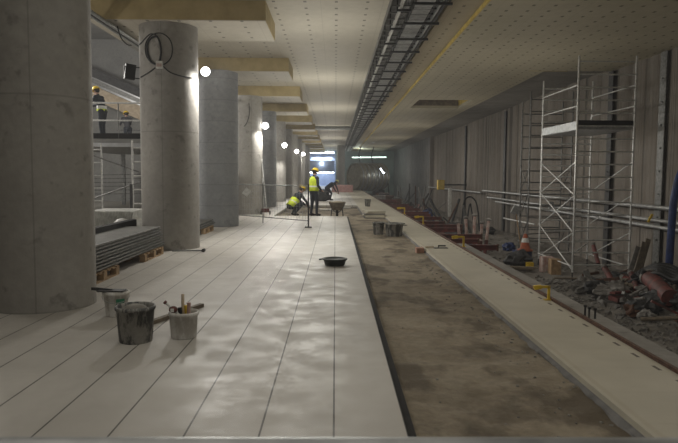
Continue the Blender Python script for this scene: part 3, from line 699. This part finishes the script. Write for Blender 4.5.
stand=dict(pelvis=(0,0,.95),chest=(0,.02,1.27),neck=(0,.02,1.47),head=(0,.05,1.61),hipL=(-.09,0,.92),hipR=(.09,0,.92),shL=(-.18,.01,1.40),shR=(.18,.01,1.40),
    elL=(-.23,.04,1.13),wrL=(-.17,.24,1.02),elR=(.24,.0,1.13),wrR=(.20,.18,.98),knL=(-.11,.02,.50),knR=(.11,.06,.50),anL=(-.12,-.03,.10),anR=(.12,.04,.10))
person('p',(X_(314.5,24.4),24.05,.0),-.85,stand,'standing worker in a bright yellow vest and yellow helmet',headdir=(-.2,1,-.35),scale=1.02)
crouch=dict(pelvis=(0,-.12,.36),chest=(0,.14,.66),neck=(0,.26,.84),head=(0,.35,.96),hipL=(-.1,-.12,.34),hipR=(.1,-.12,.34),shL=(-.18,.22,.77),shR=(.18,.22,.77),
    elL=(-.24,.40,.55),wrL=(-.16,.60,.38),elR=(.22,.42,.52),wrR=(.1,.60,.30),knL=(-.2,.30,.52),knR=(.18,.30,.46),anL=(-.18,.08,.10),anR=(.16,-.05,.10))
person('p',(X_(294,26.2),26.2,-.12),-1.0,crouch,'crouching worker in dark clothes and yellow helmet left of the standing one',vrows=3,headdir=(0,1,-.6),scale=1.1)
bend=dict(pelvis=(0,-.15,.78),chest=(0,.18,.98),neck=(0,.38,1.06),head=(0,.50,1.10),hipL=(-.1,-.15,.75),hipR=(.1,-.15,.75),shL=(-.18,.30,1.02),shR=(.18,.30,1.02),
    elL=(-.22,.42,.76),wrL=(-.14,.55,.52),elR=(.22,.42,.76),wrR=(.14,.55,.50),knL=(-.14,.0,.45),knR=(.14,.08,.45),anL=(-.15,-.12,.10),anR=(.16,.0,.10))
person('p',(X_(329.5,39),39,.0),-1.1,bend,'bending worker in dark clothes and pale helmet near the far slabs',vest=False,helmet='helmet_pale',headdir=(0,1,-.5))
lean=dict(stand); lean.update(chest=(0,.10,1.25),neck=(0,.17,1.44),head=(0,.22,1.58),shL=(-.18,.14,1.38),shR=(.18,.14,1.38),elL=(-.22,.34,1.16),wrL=(-.18,.56,1.12),elR=(.22,.34,1.16),wrR=(.18,.56,1.12))
w=person('p',(X_(106.5,21.4),21.4,DZ-.02),1.35,lean,'worker in navy and yellow helmet leaning on the walkway handrail',vest=False,headdir=(.0,1,-.4),scale=1.0)
for nm,m,z0,z1,r in (('waist_band','reflect',1.0,1.10,.152),('waist_band','hivis',.93,1.0,.155)):
    MB().lathe([(r,z0),(r,z1)],24,(0,.03,0),Matrix.Diagonal(V(1.15,.98,1))).build(nm,M[m],w)
person('p',(X_(130.5,29.5),29.5,DZ-.02),.6,lean,'smaller worker farther back on the raised walkway',vest=False,top='cloth_grey',headdir=(0,1,-.4))
o=lump(.45,(1.2,.8,.8),.4,9).build('dark_sack',M['black'],loc=(X_(321,38),38,.33)); tag(o,'black sack on the far paving left of the bending worker','sack')
for k in range(2):
    o=MB().bx(-.95,.95,-.6,.6,0,.62).build('wrapped_pallet_load',M['pink']); 
    o.location=(X_(342.5,58),58+1.3*k,.02+.0*k); tag(o,'pink wrapped stack of goods at the far end, %s one'%['front','rear'][k],'pallet load')
# slabs laid near the working men
for k,(x,y) in enumerate([(-.3,30.5),(.35,32.4)]):
    o=MB().bx(-.45,.45,-.3,.3,0,.05).build('paving_slab',M['paving'],loc=(x,y,-.12)); tag(o,'single loose slab lying in the far dirt trench, %s one'%['nearer','farther'][k],'slab')

# ------------------------------------------------------------ ribbed duct at the far end
yy=68; t=empty('ribbed_duct',(X_(368,yy),yy,Z_(177,yy)),.55); tag(t,'huge ribbed metal duct ring section resting at the far end','duct')
g=MB(); pr=[]
for k in range(61):
    x=-1.8+3.6*k/60; pr.append((1.32+.10*(1 if (k//5)%2==0 else 0),x))
M3=Matrix.Rotation(math.pi/2,3,'Y'); g.lathe(pr,40,(0,0,0),M3); g.lathe([(1.25,-1.75),(1.25,1.75)],40,(0,0,0),M3); g.build('shell',M['duct'],t)
for k in range(7):
    x=-1.5+.5*k; MB().lathe([(1.40,x-.05),(1.50,x-.05),(1.50,x+.05),(1.40,x+.05)],40,(0,0,0),M3).build('rib',M['chrome'],t)
MB().lathe([(1.25,1.72),(.01,1.72)],32,(0,0,0),M3).build('end_plate',M['duct'],t); MB().lathe([(1.25,-1.72),(.01,-1.72)],32,(0,0,0),M3).build('end_plate',M['duct'],t)
for x in (-1,.6): MB().tube(hermite([(x,0,1.5),(x-.3,-.2,2.3),(x-.1,-.3,3.2)],6),.05,8).build('sling',M['dark'],t)
MB().bx(-1.5,-1.3,-1,1,-2.7,-1.35).bx(1.3,1.5,-1,1,-2.7,-1.35).build('cradle',M['dark'],t)

# ------------------------------------------------------------ far strip lights
def tube_lamp(a,b,r,m,label):
    t=empty('strip_light'); MB().cyl(a,b,r,n=10).build('tube',m,t); MB().bar(Vector(a)+V(0,.02,r*1.2),Vector(b)+V(0,.02,r*1.2),r*2.4,r*.9).build('housing',M['galv'],t); tag(t,label,'light')
tube_lamp((X_(309,89),89.2,HC-.3),(X_(334,89),89.2,HC-.3),.13,M['tubelight'],'bright strip light above the far blue opening')
tube_lamp((X_(310,94),94,1.9),(X_(334,94),94,1.9),.09,M['tubelight'],'lower strip light inside the far blue opening')
tube_lamp((X_(352,86),86,Z_(157.5,86)),(X_(386,86),86,Z_(157,86)),.08,M['tubegreen'],'greenish strip light above the ribbed duct')
tube_lamp((X_(380.5,66),66,Z_(168,66)),(X_(384,66),66,Z_(173,66)),.09,M['tubelight'],'short tilted strip light right of the ribbed duct')

# ------------------------------------------------------------ right side: scaffolds
def scaffold(x0,y0,w,l,ztop,m,mb,label,deck=None,step=.338,braces=True):
    gzz=GZ+.02; t=empty('mobile_scaffold',(x0,y0,gzz)); H=ztop-gzz
    for y in (0,l):
        ladder_frame(w,H-(.0 if y==0 else .25)-.25,step,m,t,0,y,.25)
        for x in (0,w):
            MB().cyl((x,y,.05),(x,y,.35),.016,n=8).build('jack',M['dark'],t); MB().cyl((x-.02,y,.0+.06),(x+.02,y,.06),.06,n=12).build('caster',M['dark'],t)
    z0=GZ+.02
    if deck:
        dz=deck-z0
        MB().bx(.03,w-.03,.03,l-.03,dz-.07,dz).build('deck',M['galv'],t)
        MB().bx(.03,w-.03,-.005,.02,dz,dz+.17).build('toe_board',M['paneldark'],t); MB().bx(-.015,.01,.03,l-.03,dz-.06,dz+.15).build('toe_board',M['galv'],t)
        for h in (.55,1.1):
            for x in (0,w): MB().cyl((x,0,dz+h),(x,l,dz+h),.02,n=8).build('guard_rail',mb,t)
    if braces:
        zs=[.35,1.35,2.35,3.25]
        for k in range(3):
            for x in (0,w):
                a,b=zs[k],zs[k+1]
                if x==0: MB().cyl((x-.03,0,a),(x-.03,l,b),.018,n=8).build('brace',mb,t)
                MB().cyl((x+.03,l,a),(x+.03,0,b),.018,n=8).build('brace',m,t)
        for zz in (.42,): 
            MB().cyl((-.03,0,zz),(-.03,l,zz),.02,n=8).build('brace',mb,t); MB().cyl((w,0,zz),(w,l,zz),.02,n=8).build('brace',mb,t)
        MB().cyl((0,0,.75),(w,l,.75),.02,n=8).build('brace',mb,t); MB().cyl((0,l,2.3),(w,l,2.3),.02,n=8).build('brace',mb,t)
    tag(t,label,'scaffold','aluminium scaffold towers at the pile wall'); return t
YB=17.2; scaffold(X_(574,YB),YB,1.52,2.85,CH+3.18,M['alu'],M['alu'],'tall aluminium scaffold tower with platform and black toe board',deck=CH+1.32)
scaffold(X_(528,23),23,1.5,1.0,CH+3.0,M['alu_dull'],M['alu_dull'],'darker scaffold tower standing behind the tall one',step=.42)

# pipes on the wall
px=XW-.32
for k,(h,r,y0,lab) in enumerate([(-.74,.055,36,'top'),(-1.08,.05,35,'middle'),(-1.24,.05,33,'lowest')]):
    t=empty('wall_pipe'); MB().cyl((px+.05*(k%2),-2,CH+h),(px+.05*(k%2),y0,CH+h-.08),r,n=14).build('tube',M['pipe'],t)
    for y in (8,14,20,26,32): MB().bx(px,XW+.06,y-.02,y+.02,CH+h-.09,CH+h-.05).build('bracket',M['dark'],t)
    tag(t,'long galvanised pipe along the pile wall, %s of three'%lab,'pipe','three pipes along the pile wall')
t=empty('wall_pipe'); MB().cyl((px,36.5,CH-.95),(px-.1,56,CH-1.0),.05,n=12).build('tube',M['pipe'],t); MB().bx(px,XW+.05,44,44.05,CH-1.04,CH-.99).build('bracket',M['dark'],t); tag(t,'farther thin pipe along the wall past the yellow box','pipe')
for yc in (24.6,):
    o=MB().box((px,yc,CH-1.16),(.16,.16,.36)).build('pipe_clamp',M['galv']); tag(o,'pipe clamp block joining the two lower wall pipes','clamp')
o=MB().box((X_(450,44),44,GZ+1.0),(.2,.2,2.0)).build('white_post',M['white']); tag(o,'white square post standing by the pile wall pipes','post')
t=empty('junction_cabinet',(X_(440.5,42),42,Z_(184,42))); MB().box((0,0,0),(.42,.5,.62)).build('case',M['yellow'],t); MB().box((0,-.255,0),(.34,.01,.52)).build('door',M['yboard'],t); MB().bx(.2,XW-X_(440.5,42),-.04,.04,-.05,.05).build('bracket',M['dark'],t); tag(t,'yellow box mounted at the wall pipes','box')
# soldier beams on wall
for k,(pxx,lab) in enumerate([(657,'rightmost'),(606,'behind the tall scaffold'),(503,'between the scaffold and the yellow box'),(464,'just right of the yellow box')]):
    Y=(XW-.12)*F/(pxx-VX); g=MB().bx(XW-.12,XW-.10,Y-.16,Y+.16,GZ,HR-.02).bx(XW-.10,XW+.1,Y-.02,Y+.02,GZ,HR-.02); 
    for kk in range(9): g.box((XW-.13,Y,GZ+.6+.6*kk),(.03,.05,.05))
    o=g.build('steel_pile_beam',M['alu_dull'] if k==0 else M['dark']); tag(o,'vertical steel beam set in the pile wall, '+lab,'steel beam','steel beams in the pile wall')

# blue hose
Y=14.9; o=MB().tube(hermite([(X_(694,Y),Y,Z_(150,Y)),(X_(679,Y),Y,Z_(170,Y)),(X_(673,Y),Y,Z_(195,Y)),(X_(671.5,Y),Y,Z_(230,Y)),(X_(670.5,Y),Y,Z_(283,Y))],8),.085,14).build('blue_hose',M['blue']); tag(o,'thick dark blue hose hanging down at the right edge','hose')

# yellow clamps on the platform edge
def yclamp(px,Y,s,lab):
    t=empty('edge_clamp',(X_(px,Y),Y,-.0)); MB().bar((-.10*s,0,.17*s),(.10*s,0,.17*s),.03*s,.03*s).build('arm',M['yellow'],t); MB().bar((.10*s,0,.0),(.10*s,0,.18*s),.03*s,.03*s).build('upright',M['yellow'],t)
    MB().bar((-.09*s,0,.16*s),(.0,.0,.17*s),.05*s,.05*s).build('jaw',M['yellow'],t); MB().bx(.04*s,.14*s,-.03*s,.03*s,0,.012).build('foot',M['yellow'],t)
    tag(t,lab,'clamp','yellow clamps on the platform edge')
yclamp(541.5,8.05,.98,'yellow bracket clamp nearest the camera on the platform edge')
yclamp(458,14.0,1.3,'yellow clamp beside the nearest red beam')
yclamp(419,20.5,1.4,'second yellow clamp past the nearest red beam')
yclamp(401,25.6,1.5,'farthest yellow clamp on the platform edge')
# pegs on ledge
for k,(pxx,py) in enumerate([(586,311),(590,313),(596,314)]):
    Y=CH*F/(py-VY); o=MB().cyl((0,0,-.05),(0,0,.09),.012,n=8).cyl((0,0,.07),(0,0,.09),.02,n=8).build('anchor_bolt',M['dark'],loc=(X_(pxx,Y),Y,0)); tag(o,'small dark anchor bolt by the rusty channel, %s of three'%['left','middle','right'][k],'bolt','three anchor bolts')

# red cantilever beams
by=[15.4,17.0,18.6,20.3,22,23.8,25.8,28,30,32.5,35,38,41,44.5]
for k,Y in enumerate(by):
    L=[1.15,1.05,1.5,1.25,1.6,1.3,1.5,1.4,1.6,1.5,1.5,1.6,1.4,1.5][k]; z=-.10-.02*(k%3)
    g=MB().bx(2.775,2.775+L,Y-.05,Y+.05,z-.015,z).bx(2.775,2.775+L,Y-.05,Y+.05,z-.13,z-.115).bx(2.775,2.775+L,Y-.012,Y+.012,z-.115,z-.015)
    g.bx(2.745,2.775,Y-.07,Y+.07,z-.18,z+.01)
    o=g.build('red_steel_beam',M['red']); MB().bx(2.775+L-.03,2.775+L,Y-.06,Y+.06,z-.15,z+.02).build('end_plate',M['rust'],o)
    tag(o,'red steel beam jutting from the platform edge, %s from the camera'%ORD[k],'steel beam','red beams jutting over the track bed')
# red/white props
for k,(pxx,Y) in enumerate([(464,19.4),(469,19.7),(475,18.9),(480,19.2),(484,18.8)]):
    x=X_(pxx,Y); t=empty('jack_prop',(x,Y,GZ)); h=1.45+.12*(k%3)
    MB().cyl((0,0,0),(.05*(k-2),.05,h*.62),.055,n=12).build('outer_tube',M['red'],t); MB().cyl((.05*(k-2),.05,h*.6),(.08*(k-2),.07,h),.045,n=12).build('inner_tube',M['redwhite'],t); MB().ball((.08*(k-2),.07,h),.08,(1,1,.6)).build('cap',M['bag'],t)
    tag(t,'red jack prop with pale splashed top, %s from the left in the cluster'%['first','second','third','fourth','last'][k],'prop','red jack props by the platform')
# dark coil / cable arch
o=lump(.42,(1.2,1,.75),.5,3).build('dark_bundle',M['dark'],loc=(X_(455,30),30,GZ+.3)); tag(o,'dark tarpaulin bundle at the foot of the white post','bundle')
for k,(a,b,h,Y) in enumerate([(462,479,196,33),(467,474,203,34)]):
    pts=[(X_(a,Y),Y,GZ),(X_(a,Y)+.1,Y,Z_(h+6,Y)),(X_((a+b)/2,Y),Y,Z_(h,Y)),(X_(b,Y)-.1,Y,Z_(h+8,Y)),(X_(b,Y),Y-.3,GZ)]
    o=MB().tube(hermite(pts,7),.038,8).build('hose_loop',M['black']); tag(o,'black hose arched against the pile wall, %s'%['widest loop','inner loop','loop beyond the white post'][k],'hose')
# heap by the cone
Y=21; X0=X_(522,Y)
o=MB().lathe([(.001,.55),(.05,.55),(.17,.06),(.25,.05),(.25,0),(.001,0)],20).build('traffic_cone',M['orange'],loc=(X_(526,20.6),20.6,GZ+.45)); 
MB().lathe([(.092,.42),(.128,.28)],20).build('white_band',M['white'],o); tag(o,'orange and white cone on the heap left of the scaffold','cone')
o=MB().box((0,0,.22),(.52,.4,.45)).build('tool_crate',M['blue'],loc=(X_(524,20.7),20.8,GZ)); tag(o,'blue crate beneath the orange cone','crate')
o=lump(.33,(1.2,1,.8),.5,5).build('black_sack',M['dark'],loc=(X_(519,20),19.9,GZ+.25)); tag(o,'black sack in front of the blue crate','sack')
o=MB().box((0,0,.12),(.2,.18,.24)).build('yellow_container',M['yellow'],loc=(X_(531,19.4),19.4,GZ)); tag(o,'small yellow container near the scaffold foot','container')
t=empty('shovel',(X_(521,22.5),22.5,GZ)); MB().cyl((.1,0,.0),(0,.6,1.5),.02,n=8).build('handle',M['wood'],t); MB().box((-.01,.6,1.62),(.28,.04,.32),Matrix.Rotation(.5,3,'Y')).build('blade',M['galv'],t); tag(t,'upturned shovel with grey blade above the cone','shovel')
for k in range(3):
    o=MB().bar((X_(508,19.6-.3*k),19.4-.25*k,GZ+.05+.06*k),(X_(534,19.2),19.2-.25*k,GZ+.05+.06*k),.14,.05).build('plank',M['wooddirty']); tag(o,'dirty plank before the cone heap, %s'%['rear one','middle one','front one'][k],'plank','planks before the cone heap')
for k,(pxx,Y,lx) in enumerate([(548,18.9,.34),(556,18.4,.28)]):
    o=MB().box((0,0,.24),(lx,.3,.48)).build('cement_bag_stack',M['redwhite' if k==0 else 'wood'],loc=(X_(pxx,Y),Y,GZ)); tag(o,['pale splashed box at the left scaffold foot','brown box right of the pale one under the scaffold'][k],'box')
# long thin tube lying in front of cone
o=MB().cyl((X_(504,27),27,Z_(217,27)),(X_(535,24),24,Z_(223,24)),.03,n=8).build('leaning_tube',M['alu']); tag(o,'thin bright tube leaning at the wall left of the scaffold','tube')

# rubble near right wall
stones(1100,lambda:(R.uniform(5.2,8.35),R.uniform(9.5,17.5)),.02,.075,'rubble','grey concrete rubble heaped against the pile wall','rubble',M['bag'],gz)
stones(1500,lambda:(min(8.3,3.2+abs(R.gauss(2.4,2))),R.uniform(9,50)),.02,.08,'rubble','broken stones strewn over the track bed','rubble',M['track'],gz)
def redtube(p0,p1,r,lab,m='red'):
    t=empty('formwork_tube'); MB().cyl(p0,p1,r,n=18).build('shell',M[m],t); d=(Vector(p1)-Vector(p0)).normalized(); MB().cyl(Vector(p0)-d*.05,Vector(p0)+d*.03,r*1.1,n=18).build('end_ring',M['bag'],t); tag(t,lab,'tube','red tubes on the rubble')
def P(px,py,Y): return V(X_(px,Y),Y,Z_(py,Y))
redtube(P(651,276,13.6),P(673,296,12.4),.17,'thick red tube with grey mouth sloping on the right rubble')
redtube(P(606,266,15.5),P(616,282,14.9),.07,'red tube behind the right scaffold leg')
redtube(P(594,243,18.8),P(600,262,18.4),.06,'upright red tube seen through the scaffold')
redtube(P(633,272,15),P(640,288,14.2),.07,'red tube left of the thick sloping one')
redtube(P(625,277,15),P(644,282,14.6),.09,'short red tube lying right of the scaffold')
for k,(pxx,py,Y,w) in enumerate([(628,293,13.6,.6),(603,285,14.9,.4),(655,300,13.0,.45)]):
    x=X_(pxx,Y); o=MB().box((0,0,0),(w,.32,.09),Matrix.Rotation(.2,3,'Z')).build('red_block',M['red'] if k==0 else M['bag'],loc=(x,Y,gz(x,Y)+.07)); tag(o,['flat red block on the ground below the scaffold','grey flat block left of the red one','grey flat block right of the red one'][k],'block')
for k in range(5):
    Y=14.6-.25*k; pts=[P(634+3*k,276-2*k,Y),P(646,268+2*k,Y),P(660,263+2*k,Y-.3),P(676,266+3*k,Y-.6),P(690,276,Y-1)]
    o=MB().tube(hermite(pts,6),.06,8).build('black_hose',M['black']); tag(o,'black hose sprawled over the right rubble, %s of five from the back'%ORD[k].replace('nearest','first'),'hose','black hoses on the rubble')
for k in range(26):
    x=R.uniform(5.9,8.1); Y=R.uniform(11.2,16); s=R.uniform(.14,.26); M3=Matrix.Rotation(R.uniform(0,3),3,'Z')@Matrix.Rotation(R.uniform(-.5,.5),3,'X')
    m=['bag','dark','wooddirty','dark','dark','bag','rust'][k%7]; b=lump(s,(1.3,.8,.7),.7,k,M3)
    o=b.build('debris_sack',M[m],loc=(x,Y,gz(x,Y)+s*.75)); tag(o,'crumpled debris sack on the heap by the right wall','sack','crumpled sacks on the right heap')
for k,(pxx,Y,h,m) in enumerate([(636,15.6,.95,'wooddirty'),(640,15.9,1.0,'wooddirty'),(630,16.0,.8,'bag')]):
    x=X_(pxx,Y); o=MB().bar((x,Y,GZ+.3),(x+.3,Y+.15,GZ+.3+h),.12,.03,up=(0,1,0)).build('leaning_plank',M[m]); tag(o,'plank leaning on the wall right of the scaffold, %s'%['the brown one','the tall dirty one','the short grey one'][k],'plank')
o=MB().bar(P(648,220,16.5),P(652,212,16.5),.05,.05).build('yellow_strap',M['yellow']); tag(o,'small yellow strap tied on the wall pipes at right','strap')
for k in range(34):
    x=R.uniform(5.9,8.0); Y=R.uniform(10.8,16.5); ln=R.uniform(.4,1.1); a=R.uniform(0,6.28); z=gz(x,Y)+R.uniform(.05,.22)
    m=['dark','rust','bag','red','wooddirty','alu_dull'][k%6]; dx=math.cos(a)*ln/2; x=min(x,8.15-abs(dx)); q=V(dx,math.sin(a)*ln/2,R.uniform(-.12,.3)*ln)
    b=MB(); c=V(x,Y,z+.1)
    if k%2: b.bar(c-q,c+q,R.uniform(.05,.14),R.uniform(.03,.08))
    else: b.cyl(c-q,c+q,R.uniform(.02,.05),n=8)
    o=b.build('scrap_bar',M[m]); tag(o,'scrap bar strewn on the heap by the right wall','scrap','scrap bars on the right heap')
# distant clutter along wall
kinds=[('steel_prop','dark','rusty prop'),('steel_prop','red','red prop'),('steel_prop','bag','grey prop')]
for k in range(30):
    Y=R.uniform(28,66); x=R.uniform(5.4,7.0); ln=R.uniform(.9,2.2); a=R.uniform(-.9,.9); m=['dark','rust','bag','dark','alu_dull'][k%5]
    o=MB().cyl((0,0,0),(math.sin(a)*ln,R.uniform(-.3,.3),abs(math.cos(a))*ln),R.uniform(.03,.07),n=8).build('steel_prop',M[m],loc=(x,Y,GZ)); tag(o,'leaning steel prop in the clutter far along the right wall','prop','leaning props far along the right wall')
for k in range(22):
    Y=R.uniform(24,64); x=R.uniform(4.2,7.4); s=R.uniform(.18,.42); m=['bag','dark','pink','bag','blue','dark','redwhite','rust'][k%8] if k!=3 else 'blue'
    o=lump(s,(1.2,1,.8),.6,k).build('material_sack',M[m],loc=(x,Y,gz(x,Y)+s*.6)); tag(o,'sack of material in the clutter far along the right wall','sack','sacks far along the right wall')
o=lump(.45,(1,.8,1),.5,7).build('blue_sack',M['blue'],loc=(X_(428,38),38,GZ+.4)); tag(o,'blue sack beneath the yellow box by the wall','sack')
for k in range(10):
    Y=46+1.9*k; x=R.uniform(3.4,4.6); g=MB().box((0,0,0),(R.uniform(.5,1),R.uniform(.4,.9),R.uniform(.6,1.2))); o=g.build('stacked_crate',M[['rust','dark','bag','pink'][k%4]],loc=(x,Y,-.6)); 
    for v in o.data.vertices:
        if v.co.z<0: v.co.z=GZ+.6
    tag(o,'crate in the dark jumble past the red beams','crate','crates past the red beams')

# ------------------------------------------------------------ lights
def area(loc,size,e,c,rot=(0,0,0),sy=None):
    l=bpy.data.lights.new('area','AREA'); l.energy=e; l.color=c; l.size=size
    if sy: l.shape='RECTANGLE'; l.size_y=sy
    o=bpy.data.objects.new('area',l); o.location=loc; o.rotation_euler=rot; col.objects.link(o); return o
def point(loc,e,c,r=.2):
    l=bpy.data.lights.new('point','POINT'); l.energy=e; l.color=c; l.shadow_soft_size=r
    o=bpy.data.objects.new('point',l); o.location=loc; col.objects.link(o); return o
area((-1.2,0.5,4.85),4.5,48,(1,.95,.87),(0,0,0),7)  # soft overhead fills added for the foreground, no fixtures built
area((4.6,5,4.7),3,30,(1,.92,.8),(0,0,0),9)
point((-11,22,5.6),1100,(1,.96,.9),.5); point((-6.3,11.6,2.3),60,(1,.95,.88),.15); point((-13,12,5.0),320,(1,.95,.88),.5)  # unseen points added to brighten the left hall and the white crate
area((-2,97.5,4.4),3,700,(.7,.82,1),(math.radians(-20),0,0)); 
point((-2,93,3.2),300,(.75,.85,1),.3)
point((3,80,3.9),150,(.85,1,.93),.3)
for Y,e in ((5,34),(15,70),(23,105),(33,105),(46,95),(60,110),(75,110)): point((-.4,Y,2.9),e,(1,.975,.88),.9)  # invisible soft fills added down the hall centre, no lamp bodies
for Y,e in ((8,30),(18,42),(29,42),(42,60),(56,70),(72,80)): point((5.0,Y,1.9),e,(1,.94,.85),.9)  # same kind of added fill along the track bed, without fixtures
w=bpy.data.worlds.new('world'); bpy.context.scene.world=w; w.use_nodes=True; w.node_tree.nodes['Background'].inputs[0].default_value=(.9,.92,1,1); w.node_tree.nodes['Background'].inputs[1].default_value=.25
vn=w.node_tree.nodes.new('ShaderNodeVolumeScatter'); vn.inputs['Density'].default_value=.0024; vn.inputs['Color'].default_value=(.97,.97,1,1); vn.inputs['Anisotropy'].default_value=.35
w.node_tree.links.new(vn.outputs[0],w.node_tree.nodes['World Output'].inputs['Volume'])
vs=bpy.context.scene.view_settings; vs.view_transform='Standard'; vs.look='None'; vs.gamma=1; vs.use_curve_mapping=False; vs.exposure=0.36
